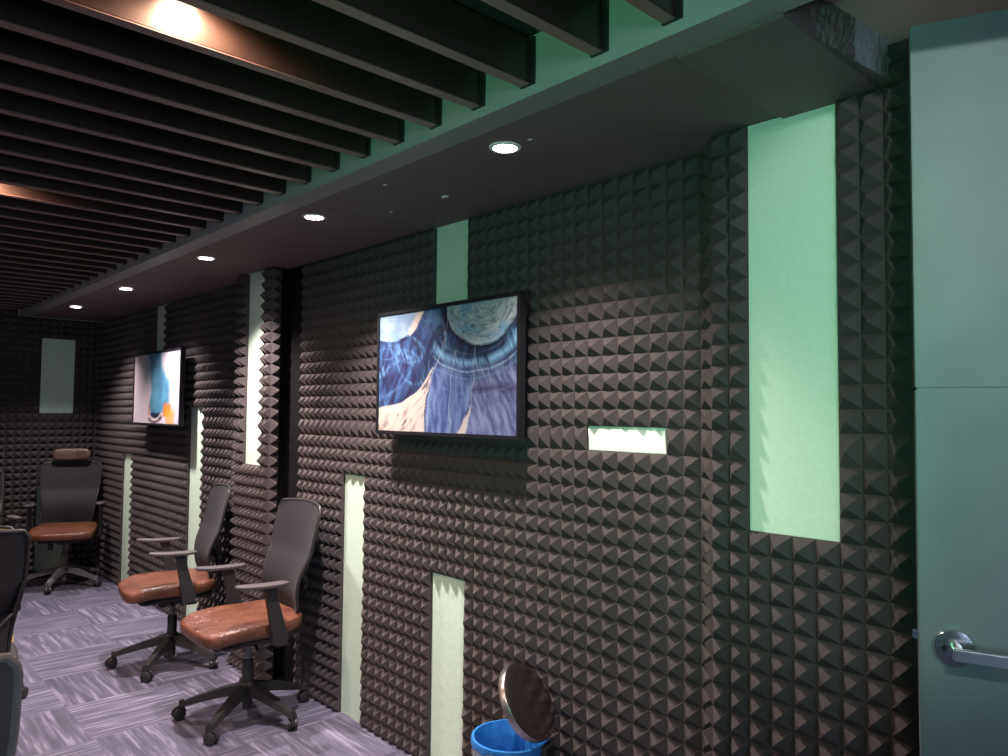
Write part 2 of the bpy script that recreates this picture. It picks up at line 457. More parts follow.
# ------------------------------------------------------------------ ceiling baffles
ys = [.908, 1.108, 1.345, 1.537, 1.728, 1.915, 2.105, 2.300, 2.500]
while ys[-1] < 7.45: ys.append(ys[-1] + .198)
ordn = ['first', 'second', 'third', 'fourth', 'fifth', 'sixth', 'seventh', 'eighth', 'ninth', 'tenth', 'eleventh', 'twelfth', 'thirteenth', 'fourteenth', 'fifteenth', 'sixteenth',
        'seventeenth', 'eighteenth', 'nineteenth', 'twentieth']
XB = XL + .02
def make_baffle():
    L_ = XF - XB
    t = thing('ceiling_baffle', 'x', 'ceiling baffle')
    b = bmesh.new(); box(b, -L_ + .0, -.006, -.017, .017, .0015, .118, 0, .002)
    obj('slat', b, 'slat', t)
    b = bmesh.new(); box(b, -L_ + .0, -.010, -.016, .016, -.001, .0025, 0, .0008)
    obj('bottom_edge', b, 'slat_edge_lit', t)
    b = bmesh.new(); box(b, -.010, -.001, -.030, .020, -.002, .12, 0, .001)
    obj('end_cap', b, 'slat_cap', t)
    return t
bf = make_baffle()
nb = len(ys)
for i, y in enumerate(ys):
    if i == 0: o = bf
    else:
        o = bf.copy(); C.objects.link(o)
        for ch in bf.children:
            c = ch.copy(); C.objects.link(c); c.parent = o
    o.location = (XF, y, 2.333 + (.004 if i > 5 else 0))
    if i == 4: lab = 'ceiling baffle with side lit bright copper by a hidden lamp, fifth from the door'
    elif i < 20: lab = 'dark brown ceiling baffle, %s counted from the door end of the row' % ordn[i]
    elif nb - 1 - i == 0: lab = 'dark brown ceiling baffle closest to the far wall'
    else: lab = 'dark brown ceiling baffle, %s counted from the far wall' % ordn[nb - 1 - i]
    tag(o, lab, 'ceiling baffle', 'dark baffles hanging across the ceiling')

# ------------------------------------------------------------------ lamps
def spot(name, loc, power, col, size=D(120), blend=.5, rad=.03, target=None, parent=None):
    l = bpy.data.lights.new(name, 'SPOT'); l.energy = power; l.color = col; l.spot_size = size; l.spot_blend = blend; l.shadow_soft_size = rad
    o = bpy.data.objects.new(name, l); C.objects.link(o); o.location = loc
    if target is not None:
        o.rotation_euler = (Vector(target) - Vector(loc)).to_track_quat('-Z', 'Y').to_euler()
    if parent is not None: o.parent = parent
    return o

DL = [(1.527, 1.655), (1.515, 2.812), (1.52, 3.989), (1.533, 5.415), (1.528, 6.68)]
DP = [106, 94, 122, 92, 20]
dlab = ['round white recessed downlight nearest the camera, above the blue picture', 'round recessed downlight left of the nearest one, beside the fascia beam',
        'round recessed downlight at the dark slot near the far pillar', 'round recessed downlight second from the far wall', 'round recessed downlight closest to the far wall']
def make_downlight():
    t = thing('recessed_downlight', 'x', 'downlight')
    b = bmesh.new(); lathe(b, [(.036, .001), (.037, -.0035), (.047, -.003), (.050, .001)], 36)
    obj('ring', b, 'ring', t, smooth=True)
    b = bmesh.new(); lathe(b, [(.001, -.0012), (.036, -.0012), (.036, .002)], 36, close=True)
    obj('lens', b, 'lamp', t)
    return t
dl0 = make_downlight()
for i, (x, y) in enumerate(DL):
    if i == 0: o = dl0
    else:
        o = dl0.copy(); C.objects.link(o)
        for ch in dl0.children:
            c = ch.copy(); C.objects.link(c); c.parent = o
    o.location = (x, y, ZS)
    tag(o, dlab[i], 'downlight', 'recessed downlights in the soffit')
    spot('downlight_beam', (0, 0, -.012), DP[i], (1, .86, .83), D(112), .85, .035, parent=o)

# warm lamps tucked between the baffles
WL = [(.60, 1.640), (.42, 3.40), (-1.6, 1.63), (-1.6, 3.38), (-1.6, 5.2), (-1.6, 6.8), (-3.0, 3.4)]
wlab = ['round warm lamp between the baffles at the top edge, beside the copper-lit one']
def make_warm():
    t = thing('baffle_lamp', 'x', 'lamp')
    b = bmesh.new(); lathe(b, [(.001, 0), (.045, 0), (.045, -.012), (.036, -.014)], 28)
    obj('housing', b, 'ring', t, smooth=True)
    b = bmesh.new(); lathe(b, [(.001, -.014), (.018, -.014), (.035, -.010)], 28)
    obj('lens', b, 'warm', t)
    return t
wl0 = make_warm()
for i, (x, y) in enumerate(WL):
    if i == 0: o = wl0
    else:
        o = wl0.copy(); C.objects.link(o)
        for ch in wl0.children:
            c = ch.copy(); C.objects.link(c); c.parent = o
    o.location = (x, y, ZC)
    if i == 0: tag(o, wlab[0], 'lamp', 'warm lamps above the baffles')
    elif i == 1: tag(o, 'round warm lamp between the baffles at the left edge, farther from the door', 'lamp', 'warm lamps above the baffles')
    else: tag(o, 'round warm lamp above the baffles over the middle of the room', 'lamp', 'warm lamps above the baffles')
    spot('baffle_lamp_beam', (0, 0, -.03), 30 if i < 2 else 52, (1, .66, .46) if i < 2 else ((1, .87, .80) if i < 4 or i == 6 else (1, .70, .55)), D(165), .6, .03, parent=o)

# green lamp added out of view beside the camera to cast the green light
t = thing('added_green_lamp', 'added green light on a slim pole left of the camera, out of view', 'added lamp', (-.95, .30, 0))
b = bmesh.new(); lathe(b, [(.001, 0), (.14, 0), (.14, .012), (.02, .02), (.001, .02)], 36); obj('base', b, 'black', t, smooth=True)
b = bmesh.new(); lathe(b, [(.012, .018), (.012, 1.05), (.001, 1.05)], 16); obj('pole', b, 'black', t, smooth=True)
b = bmesh.new(); lathe(b, [(.001, 1.04), (.07, 1.04), (.07, 1.55), (.001, 1.55)], 32); obj('lamp_shade', b, 'green', t, smooth=True)
spot('added_green_light', (.08, 0, 1.3), 95, (.26, 1, .56), D(58), .7, .09, target=(.08 + 2.6, 1.25, 1.3 + .52), parent=t)

# spot added above the camera, out of view, to brighten the door
t = thing('added_door_spot', 'added black spot lamp above the camera, out of view, aimed at the teal door', 'spotlight', (.15, -.45, 2.44))
b = bmesh.new(); lathe(b, [(.001, .02), (.05, .02), (.05, 0), (.001, 0)], 28); obj('mount', b, 'black', t, smooth=True)
mm = Matrix.Translation((0, 0, -.06)) @ (Vector((1.6, .80, -.60))).to_track_quat('-Z', 'Y').to_matrix().to_4x4()
b = bmesh.new(); lathe(b, [(.001, .06), (.035, .06), (.037, -.05), (.033, -.05), (.031, -.02), (.001, -.02)], 28, mm); tube(b, [(0, 0, .01), (0, 0, -.06)], .008, 8); obj('lamp_head', b, 'black', t, smooth=True)
sl = spot('added_door_spot_beam', (0, 0, 0), 60, (.86, 1, .93), D(45), .4, .02, parent=t)
sl.matrix_local = mm @ Matrix.Translation((0, 0, -.055))

# cool fill light added at the unseen window behind the camera
la = bpy.data.lights.new('added_window_light', 'AREA'); la.shape = 'RECTANGLE'; la.size = 2.2; la.size_y = 1.2; la.energy = 38; la.color = (.55, .72, 1)
lo = bpy.data.objects.new('added_window_light', la); C.objects.link(lo); lo.location = ((WX0 + WX1) / 2, YB + .01, (WZ0 + WZ1) / 2)
lo.rotation_euler = Vector((0, 1, -.05)).to_track_quat('-Z', 'Y').to_euler()

# ------------------------------------------------------------------ door, standing ajar into the room
dn = Vector((.384, -.923, 0))                      # latch edge -> hinge edge
LX, LY = 1.72, .573
ang = math.atan2(dn.y, dn.x)
door = bpy.data.objects.new('door_1', None); C.objects.link(door); door.location = (LX, LY, 0); door.rotation_euler = (0, 0, ang); door['kind'] = 'structure'
# local: +x along the leaf to the hinge, -y is the face seen from the room
bm = bmesh.new()
box(bm, 0, .86, .002, .044, .008, 1.556, 0, .0015); box(bm, 0, .86, .002, .044, 1.560, 2.345, 0, .0015); box(bm, .004, .856, .006, .042, 1.55, 1.566)
obj('leaf', bm, 'door', door)
bm = bmesh.new(); box(bm, -.012, .01, .014, .030, 1.030, 1.050, 0, .002); obj('latch', bm, 'chrome', door)
hd = bpy.data.objects.new('door_handle', None); C.objects.link(hd)
bpy.data.objects.remove(hd)
HX, HZ = .062, 1.025
bm = bmesh.new()
lathe(bm, [(.001, .0), (.0395, .0), (.0395, .004), (.036, .009), (.018, .011), (.001, .011)], 40, Matrix.Translation((HX, .002, HZ)) @ Matrix.Rotation(D(90), 4, 'X'))
hd = obj('door_handle', bm, 'chrome', door, smooth=True)
bm = bmesh.new()
lathe(bm, [(.011, .008), (.0105, .05), (.001, .052)], 20, Matrix.Translation((HX + .004, .002, HZ)) @ Matrix.Rotation(D(90), 4, 'X'))
box(bm, -.012, .150, -.058, -.046, -.0125, .0125, 0, .003, Matrix.Translation((HX + .004, 0, HZ)) @ Matrix.Rotation(D(1.5), 4, 'Y'))
obj('lever', bm, 'steel', hd, smooth=True)
bm = bmesh.new(); box(bm, HX - .020, HX - .017, -.012, -.0105, HZ - .009, HZ + .009); lathe(bm, [(.001, .010), (.006, .010), (.006, .014), (.001, .014)], 18, Matrix.Translation((HX - .0185, .002, HZ)) @ Matrix.Rotation(D(90), 4, 'X'))
obj('keyhole', bm, 'black', hd)
# frame of the opening
bm = bmesh.new()
box(bm, XW - .01, XW + .15, DOOR[0] - .045, DOOR[0], 0, 2.40); box(bm, XW - .0, XW + .15, DOOR[1], DOOR[1] + .03, 0, 2.40); box(bm, XW, XW + .15, DOOR[0], DOOR[1], 2.36, 2.40)
tag(obj('trim_3', bm, 'jamb'), kind='structure')

# ------------------------------------------------------------------ framed pictures
def smooth(a, b_, x):
    t = max(0, min(1, (x - a) / (b_ - a))); return t * t * (3 - 2 * t)
def mixc(a, b_, t): return tuple(a[i] + (b_[i] - a[i]) * t for i in range(3))
def srgb(*c): return tuple(((v / 255) / 12.92 if v / 255 < .04045 else ((v / 255 + .055) / 1.055) ** 2.4) for v in c)
def fbm(x, y, s=0): return noise.fractal(Vector((x, y, s)), .9, 2.1, 5)
def cross(pts, x):
    for (x0, y0), (x1, y1) in zip(pts, pts[1:]):
        if x0 <= x <= x1: return y0 + (y1 - y0) * (x - x0) / (x1 - x0)
    return pts[-1][1] if x > pts[-1][0] else pts[0][1]
def line(d, w): return max(0, 1 - abs(d) / w)
def art_blue(u, v):
    a = 1.70; w1 = .012 * fbm(u * 7, v * 7, 2); w2 = .012 * fbm(u * 7, v * 7, 5)
    U, V = u + w1, v + w2
    streak = fbm(U * 26 + V * 9, (V - U * .6) * 5, 1)
    hair = fbm((U - .25 * V) * 60, V * 6, 4)
    c = mixc(srgb(44, 44, 78), srgb(66, 92, 140), smooth(-.5, .6, streak))
    # lighter blue passages
    c = mixc(c, srgb(112, 162, 208), .85 * smooth(.05, .75, fbm(U * 5 + 3, V * 5, 9)) * smooth(-.4, .5, hair))
    # dark band running top centre to mid left
    bx = cross([(0, .56), (.3, .47), (.62, .30), (1, .2)], V)
    c = mixc(c, srgb(38, 36, 66), .8 * line(U - bx, .11))
    c = mixc(c, srgb(96, 136, 184), .9 * smooth(-.5, .5, fbm(U * 12, V * 8, 31)) * smooth(.34, .38, U) * (1 - smooth(.47, .52, U)) * (1 - smooth(.14, .26, V)))
    c = mixc(c, srgb(58, 60, 100), .8 * smooth(-.4, .5, hair) * smooth(.5, .55, U) * smooth(.28, .34, V) * (1 - smooth(.42, .46, V)))
    # centre column, violet blue
    l = cross([(0, .6), (.42, .45), (.7, .40), (1, .385)], V); r = cross([(0, .8), (.5, .74), (.75, .70), (1, .62)], V)
    if l < U < r and V > .37:
        c = mixc(c, mixc(srgb(72, 86, 140), srgb(122, 142, 190), smooth(-.6, .7, fbm(U * 30, V * 5, 7))), smooth(.36, .52, V))
    # right lower field
    e = .66 + .22 * ((U - .82) ** 2) * 9
    if U > r and V > .40:
        c = mixc(c, mixc(srgb(86, 90, 136), srgb(138, 148, 192), smooth(-.6, .7, fbm((U - .3 * V) * 34, (V + .5 * U) * 5, 11))), smooth(.40, .56, V))
        c = mixc(c, srgb(70, 62, 92), .8 * line(V - (.655 - .5 * (U - .85) * abs(U - .85)), .05))
    # round pale shape at top right with dark rim
    rr = math.hypot((U - .775) / .235, (V - .02) / .31)
    if rr < 1:
        c = mixc(srgb(160, 174, 198), srgb(232, 234, 240), smooth(-.7, .7, fbm(rr * 22, math.atan2(V, U - .775) * 2.2, 13)))
        c = mixc(c, srgb(122, 186, 236), .7 * smooth(-.1, .6, fbm(U * 5, V * 5, 15)))
        c = mixc(c, srgb(70, 88, 122), .6 * smooth(.1, .6, fbm(rr * 14, math.atan2(V, U - .775) * 5, 33)))
    c = mixc(c, srgb(40, 40, 64), .85 * line(rr - 1.04, .09))
    # blue crescents under it
    for R, wd, s, col in ((1.42, .13, .9, (150, 205, 250)), (1.63, .03, .7, (185, 215, 245)), (1.80, .025, .7, (120, 160, 210)), (2.2, .02, .5, (120, 150, 205)), (1.2, .02, .5, (120, 150, 190))):
        rad = math.hypot((U - .72) / .25, (V - .02) / .31)
        if U > .44: c = mixc(c, srgb(*col), s * line(rad - R, wd) * smooth(-.9, .3, hair) * (1 if U > .47 else .4))
    # pale disc top left
    rd = math.hypot((U - .10) / .24, (V + .04) / .27)
    if rd < 1: c = mixc(srgb(122, 146, 172), srgb(150, 170, 192), smooth(-.5, .5, fbm(U * 9, V * 9, 17)))
    if .0 < rd < 1.12 and U > .24 and V < .2: c = mixc(c, srgb(205, 190, 180), smooth(.82, 1.0, rd) * (1 - smooth(1.05, 1.12, rd)))
    c = mixc(c, srgb(34, 34, 58), .8 * line(rd - 1.06, .06) * (1 if U < .25 else 0))
    # loops of light blue at left
    for (px, py, ra, rb, rot) in ((.06, .34, .07, .05, .3), (.26, .46, .09, .16, -.5), (.12, .55, .22, .09, -.8), (.22, .30, .16, .10, .6), (.47, .35, .035, .16, .35)):
        X, Y = U - px, V - py; X, Y = X * math.cos(rot) + Y * math.sin(rot), -X * math.sin(rot) + Y * math.cos(rot)
        c = mixc(c, srgb(110, 160, 205), .5 * line(math.hypot(X / ra, Y / rb) - 1, .16) * smooth(-.6, .4, hair))
    # sand coloured wedge bottom left
    top = cross([(0, .815), (.2, .765), (.33, .66), (.42, .52), (.445, .48)], U)
    rt = cross([(0, .445), (.5, .44), (.7, .395), (.85, .383), (1, .385)], V)
    if V > top and U < rt:
        c = mixc(srgb(214, 198, 186), srgb(150, 136, 138), smooth(-.1, .8, fbm((U + V * .7) * 22, (V - U) * 4, 21)))
        c = mixc(c, srgb(60, 58, 84), .8 * smooth(.35, .6, fbm((U + V * .55) * 24, (V - U) * 5, 23)))
    c = mixc(c, srgb(225, 215, 205), .9 * line(V - top, .012) * (1 if U < rt + .01 else 0))
    # small wedge
    x0 = cross([(.8, .705), (1, .615)], V); x1 = cross([(.8, .708), (1, .675)], V)
    if V > .79 and x0 < U < x1: c = srgb(206, 194, 188)
    # fine light lines
    for p in ([(.0, .73), (.3, .735), (.6, .725), (.8, .705), (1, .675)], [(.0, .56), (.4, .49), (.6, .42), (1, .40)], [(.35, .60), (.55, .575), (.8, .56), (1, .57)], [(.1, .50), (.3, .53), (.55, .43), (.7, .36)]):
        c = mixc(c, srgb(190, 200, 215), .55 * line(U - cross(p, V), .0045) * (1 if p[0][0] < V else 0))
    return c
def art_teal(u, v):
    U = u + .02 * fbm(u * 5, v * 5, 1); V = v + .02 * fbm(u * 5, v * 5, 3)
    c = mixc(srgb(236, 226, 236), srgb(205, 205, 232), smooth(.45, .95, U) * .9)
    c = mixc(c, srgb(176, 205, 228), .8 * smooth(.22, .36, U) * (1 - smooth(.36, .5, U)) * (1 - smooth(.2, .6, V)))
    lo = cross([(0, .33), (.3, .40), (.5, .40), (.75, .385), (.93, .42)], V); hi = cross([(0, .60), (.2, .64), (.42, .80), (.7, .80), (.85, .68), (.95, .55)], V)
    if V < .93:
        k = smooth(lo - .03, lo + .02, U) * (1 - smooth(hi - .05, hi + .05, U))
        b_ = mixc(srgb(40, 128, 168), srgb(90, 170, 205), smooth(-.5, .6, fbm(U * 6, V * 4, 7)))
        c = mixc(c, b_, .92 * k)
    k = smooth(.70, .76, V) * (1 - smooth(.88, .93, V)) * smooth(.66, .70, U) * (1 - smooth(.80, .86, U)); c = mixc(c, srgb(222, 128, 62), k)
    k = smooth(.72, .86, V) * smooth(.70, .74, U) * (1 - smooth(.88, .94, U)); c = mixc(c, srgb(236, 176, 74), .8 * k)
    c = mixc(c, srgb(200, 120, 90), .8 * line(U - .375, .035) * smooth(.68, .76, V) * (1 - smooth(.88, .95, V)))
    k = smooth(.83, .88, V) * (1 - smooth(.92, .95, V)) * smooth(.38, .42, U) * (1 - smooth(.62, .66, U)); c = mixc(c, srgb(28, 44, 74), k)
    vv = .985 - 1.6 * (U - .49) ** 2 * 1.8
    c = mixc(c, srgb(70, 34, 36), line(V - vv, .035) * (1 if .36 < U < .66 else 0))
    c = mixc(c, srgb(240, 225, 215), line(V - vv + .045, .02) * (1 if .36 < U < .66 else 0))
    c = mixc(c, srgb(90, 110, 130), .7 * line(U - (.37 + .02 * math.sin(V * 9)), .006) * (1 if .35 < V < .8 else 0))
    c = mixc(c, srgb(110, 130, 150), .6 * line(V - (.20 + .35 * (U - .6) ** 2), .006) * (1 if .58 < U < .85 else 0))
    return c

def picture(label, ya, yb, z0, z1, art, nu, nv):
    # ya: edge far from the camera (left in view), yb: near edge
    t = thing('framed_picture', label, 'picture', (1.912, (ya + yb) / 2, z0))
    w = ya - yb; h = z1 - z0
    b = bmesh.new()
    fw, dp = .016, .032
    box(b, -dp, 0, -w / 2, w / 2, 0, fw, 0, .0015); box(b, -dp, 0, -w / 2, w / 2, h - fw, h, 0, .0015)
    box(b, -dp, 0, -w / 2, -w / 2 + fw, fw, h - fw, 0, .0015); box(b, -dp, 0, w / 2 - fw, w / 2, fw, h - fw, 0, .0015)
    obj('frame', b, 'frame', t)
    b = bmesh.new(); box(b, -.012, .0, -w / 2 + .01, w / 2 - .01, .01, h - .01); obj('backing_board', b, 'frame', t)
    b = bmesh.new()
    W_ = w - 2 * fw; H_ = h - 2 * fw
    G = [[b.verts.new((-dp + .006, W_ / 2 - W_ * i / nu, fw + H_ - H_ * j / nv)) for i in range(nu + 1)] for j in range(nv + 1)]
    for j in range(nv):
        for i in range(nu): b.faces.new((G[j][i], G[j + 1][i], G[j + 1][i + 1], G[j][i + 1]))
    edge = [G[0][i] for i in range(nu + 1)] + [G[j][nu] for j in range(1, nv + 1)] + [G[nv][i] for i in range(nu - 1, -1, -1)] + [G[j][0] for j in range(nv - 1, 0, -1)]
    bk = [b.verts.new((v.co.x + .010, v.co.y, v.co.z)) for v in edge]
    for k in range(len(edge)): b.faces.new((edge[k], edge[(k + 1) % len(edge)], bk[(k + 1) % len(edge)], bk[k]))
    o = obj('canvas', b, 'art', t)
    me = o.data
    ca = me.color_attributes.new('paint', 'FLOAT_COLOR', 'POINT')
    vals = []
    for v in me.vertices:
        u = (W_ / 2 - v.co.y) / W_; vv = (fw + H_ - v.co.z) / H_
        vals.extend((*[c * .72 for c in art(u, vv)], 1))
    ca.data.foreach_set('color', vals)
    # hangers behind, reaching the wall through the foam
    for s in (-1, 1):
        b = bmesh.new(); box(b, -.002, .050, s * w * .3 - .012, s * w * .3 + .012, h * .78, h * .84); obj('wall_bracket', b, 'frame', t)
picture('landscape picture of navy and blue arcs in a thin black frame on the foam wall', 2.884, 1.950, 1.398, 1.942, art_blue, 330, 196)
picture('white picture with a teal flame shape in a black frame, farther along the foam wall', 6.375, 5.340, 1.378, 1.932, art_teal, 150, 130)

# ------------------------------------------------------------------ office chairs
def superbox(bm, cx, cy, cz, a, b_, c, e1=.35, e2=.35, seg=32, rings=16, fn=None, mi=0):
    def sp(v, e): return math.copysign(abs(v) ** e, v)
    G = []
    for j in range(rings + 1):
        ph = -PI / 2 + PI * j / rings
        G.append([Vector((cx + a * sp(math.cos(ph), e1) * sp(math.cos(2 * PI * k / seg), e2), cy + b_ * sp(math.cos(ph), e1) * sp(math.sin(2 * PI * k / seg), e2), cz + c * sp(math.sin(ph), e1))) for k in range(seg)])
    V = []
    for j, g in enumerate(G):
        if j in (0, rings): V.append([bm.verts.new(fn(g[0]) if fn else g[0])] * seg)
        else: V.append([bm.verts.new(fn(p) if fn else p) for p in g])
    for j in range(rings):
        for k in range(seg):
            q = [V[j][k], V[j][(k + 1) % seg], V[j + 1][(k + 1) % seg], V[j + 1][k]]
            q2 = []
            for v in q:
                if v not in q2: q2.append(v)
            if len(q2) >= 3:
                f = bm.faces.new(q2); f.material_index = mi

def back_pt(s, t):
    """s -1..1 across, t 0..1 up; chair faces -y."""
    hw = .185 + .045 * smooth(0, .75, t)
    if t > .93: hw -= .02 * ((t - .93) / .07) ** 2
    if t < .08: hw -= .03 * ((.08 - t) / .08) ** 2
    z = .50 + .53 * t - .012 * s * s * smooth(.8, 1, t)
    y = .205 - .030 * math.sin(PI * min(1, t / .55)) + .085 * t ** 1.6 - .035 * s * s
    return Vector((hw * s, y, z))

def make_chair(label, loc, az, base_ang, headrest=False, legs='black', back='mesh', drop=0., seatmat='leather', arms=True, framemat='black'):
    rz = D(180 - az)
    t = thing('office_chair', label, 'office chair', loc, rz)
    # five-star base; base_ang in world degrees (direction of the first leg)
    for k in range(5):
        a = D(base_ang + 72 * k) - rz
        m = Matrix.Rotation(a, 4, 'Z')
        b = bmesh.new()
        n = 8
        prev = None
        for i in range(n + 1):
            f = i / n; x = .025 + f * .293; w = .030 - .012 * f; zt = .165 - .085 * f ** 1.3; zb = zt - (.052 - .026 * f)
            ring = [b.verts.new(m @ Vector(p)) for p in ((x, -w, zb + .004), (x, -w * .75, zt), (x, w * .75, zt), (x, w, zb + .004))]
            if prev:
                for q in range(4): b.faces.new((prev[q], prev[(q + 1) % 4], ring[(q + 1) % 4], ring[q]))
            else: b.faces.new(ring)
            prev = ring
        b.faces.new(prev)
        lathe(b, [(.011, .045), (.012, .092), (.001, .094)], 12, m @ Matrix.Translation((.310, 0, 0)))
        obj('leg', b, legs, t, smooth=True)
        b = bmesh.new()
        sw = Matrix.Translation(m @ Vector((.310, 0, 0))) @ Matrix.Rotation(a + D(35 + 50 * k), 4, 'Z')
        for s in (-1, 1):
            lathe(b, [(.004, 0), (.021, .001), (.0285, .004), (.0285, .016), (.024, .0185), (.004, .019)], 22,
                  sw @ Matrix.Translation((.012, s * .004, .0285)) @ Matrix.Rotation(D(-90 * s), 4, 'X'), close=True)
        box(b, -.016, .020, -.0035, .0035, .022, .062, 0, .001, sw)
        ring = []
        for i in range(9):
            an = PI * i / 8
            ring.append(sw @ Vector((.012 + .032 * math.cos(an), 0, .030 + .032 * math.sin(an))))
        tube(b, ring, .0045, 6, flat=1)
        obj('caster', b, 'black', t, smooth=True)
    b = bmesh.new(); lathe(b, [(.001, .045), (.022, .045), (.024, .10), (.040, .112), (.042, .165), (.032, .178), (.027, .18), (.026, .275), (.022, .28), (.001, .28)], 24)
    obj('hub', b, legs, t, smooth=True)
    dz = -drop
    b = bmesh.new(); lathe(b, [(.001, .20), (.014, .20), (.014, .40 + dz), (.001, .40 + dz)], 18); obj('gas_lift', b, 'greybase', t, smooth=True)
    b = bmesh.new()
    box(b, -.085, .085, -.11, .13, .375 + dz, .412 + dz, 0, .010); box(b, -.05, .05, -.07, .09, .352 + dz, .38 + dz, 0, .008)
    tube(b, [(.07, -.02, .385 + dz), (.17, -.03, .380 + dz), (.205, -.035, .372 + dz)], [.006, .006, .010], 8)
    superbox(b, -.10, -.04, .345 + dz, .022, .030, .038, .6, .8, 14, 8)
    obj('tilt_mechanism', b, 'black', t, smooth=True)
    # shell and cushion
    def seatfn(p):
        q = p.copy()
        fr = smooth(-.05, -.24, p.y) if p.y < -.05 else 0
        fr = max(0, min(1, (-p.y - .08) / .16)); q.z -= .020 * fr * fr
        rr = max(0, min(1, (p.y - .10) / .13)); q.z += .012 * rr
        k = 1 - .10 * max(0, min(1, (p.y + .02) / .25)); q.x *= k
        q.z += .010 * (abs(p.x) / .24) ** 2 * (1 if p.z > .45 + dz else 0)
        q.z += .0025 * noise.noise(Vector((p.x * 16, p.y * 16, p.z * 16)))
        return q
    b = bmesh.new(); superbox(b, 0, -.034, .464 + dz, .243, .250, .038, .42, .42, 56, 22, seatfn)
    obj('seat', b, seatmat, t, smooth=True)
    b = bmesh.new(); superbox(b, 0, -.005, .420 + dz, .205, .20, .018, .4, .4, 36, 8, lambda p: Vector((p.x, p.y, p.z - .03 * max(0, min(1, (-p.y - .08) / .16)))))
    obj('seat_shell', b, 'black', t, smooth=True)
    # back: woven sheet with thickness
    b = bmesh.new(); n1, n2 = 18, 26
    Z = Vector((0, 0, dz))
    F = [[b.verts.new(back_pt(-1 + 2 * i / n1, j / n2) + Z) for i in range(n1 + 1)] for j in range(n2 + 1)]
    B = [[b.verts.new(back_pt(-1 + 2 * i / n1, j / n2) + Vector((0, .008, 0)) + Z) for i in range(n1 + 1)] for j in range(n2 + 1)]
    for j in range(n2):
        for i in range(n1):
            b.faces.new((F[j][i], F[j][i + 1], F[j + 1][i + 1], F[j + 1][i])); b.faces.new((B[j][i], B[j + 1][i], B[j + 1][i + 1], B[j][i + 1]))
    for j in range(n2):
        b.faces.new((F[j][0], F[j + 1][0], B[j + 1][0], B[j][0])); b.faces.new((F[j][n1], B[j][n1], B[j + 1][n1], F[j + 1][n1]))
    for i in range(n1):
        b.faces.new((F[0][i], B[0][i], B[0][i + 1], F[0][i + 1])); b.faces.new((F[n2][i], F[n2][i + 1], B[n2][i + 1], B[n2][i]))
    bk = obj('backrest', b, back, t, smooth=True)
    b = bmesh.new()
    per = [back_pt(-1, j / n2) for j in range(n2 + 1)] + [back_pt(-1 + 2 * i / n1, 1) for i in range(1, n1)] + [back_pt(1, 1 - j / n2) for j in range(n2 + 1)] + [back_pt(1 - 2 * i / n1, 0) for i in range(1, n1)]
    tube(b, [p + Vector((0, .006, 0)) + Z for p in per], .0085, 8, closed=True)
    # rear spine and lower yoke
    tube(b, [Vector((0, .10, .385)) + Z, Vector((0, .22, .385)) + Z, Vector((0, .262, .44)) + Z, Vector((0, .262, .54)) + Z, Vector((0, .255, .62)) + Z], [.026, .026, .026, .022, .018], 10, flat=.5)
    for s in (-1, 1):
        tube(b, [Vector((0, .258, .55)) + Z, Vector((s * .10, .252, .62)) + Z, back_pt(s * .93, .36) + Vector((0, .02, 0)) + Z, back_pt(s * .97, .60) + Vector((0, .014, 0)) + Z], [.018, .016, .012, .008], 10, flat=.7)
    obj('back_frame', b, framemat, bk, smooth=True)
    b = bmesh.new()
    superbox(b, 0, .235, .635 + dz, .13, .016, .045, .5, .4, 24, 8)
    obj('lumbar_support', b, 'black', bk, smooth=True)
    if arms:
        for s in (-1, 1):
            b = bmesh.new()
            # post: tapering plate leaning back as it goes down
            x = s * .262
            pr = [(-.058, .674), (-.005, .674), (.010, .60), (.060, .43), (.050, .405), (-.010, .405), (-.016, .44), (-.045, .60)]
            A_ = [b.verts.new((x - .014, py + .02, pz + dz)) for py, pz in pr]; B_ = [b.verts.new((x + .014, py + .02, pz + dz)) for py, pz in pr]
            b.faces.new(A_); b.faces.new(B_)
            for q in range(len(pr)): b.faces.new((A_[q], A_[(q + 1) % len(pr)], B_[(q + 1) % len(pr)], B_[q]))
            box(b, min(s * .07, s * .27), max(s * .07, s * .27), .025, .085, .392 + dz, .408 + dz, 0, .003)
            ar = obj('armrest', b, 'black', t)
            b = bmesh.new(); superbox(b, x, -.048, .684 + dz, .036, .127, .0105, .5, .55, 30, 10, lambda p: Vector((p.x, p.y, p.z + .006 * (p.y / .125) ** 2)))
            obj('arm_pad', b, 'armpad', ar, smooth=True)
    if headrest:
        b = bmesh.new()
        superbox(b, 0, .262, 1.092 + dz, .148, .035, .055, .55, .4, 36, 14, lambda p: Vector((p.x, p.y - .9 * p.x * p.x + .0, p.z)))
        hr = obj('headrest', b, 'leather_dark' if seatmat == 'leather' else seatmat, t, smooth=True)
        b = bmesh.new(); tube(b, [Vector((0, .285, .90)) + Z, Vector((0, .318, 1.0)) + Z, Vector((0, .298, 1.10)) + Z], .014, 8, flat=.6); obj('headrest_post', b, 'black', hr, smooth=True)
    return t

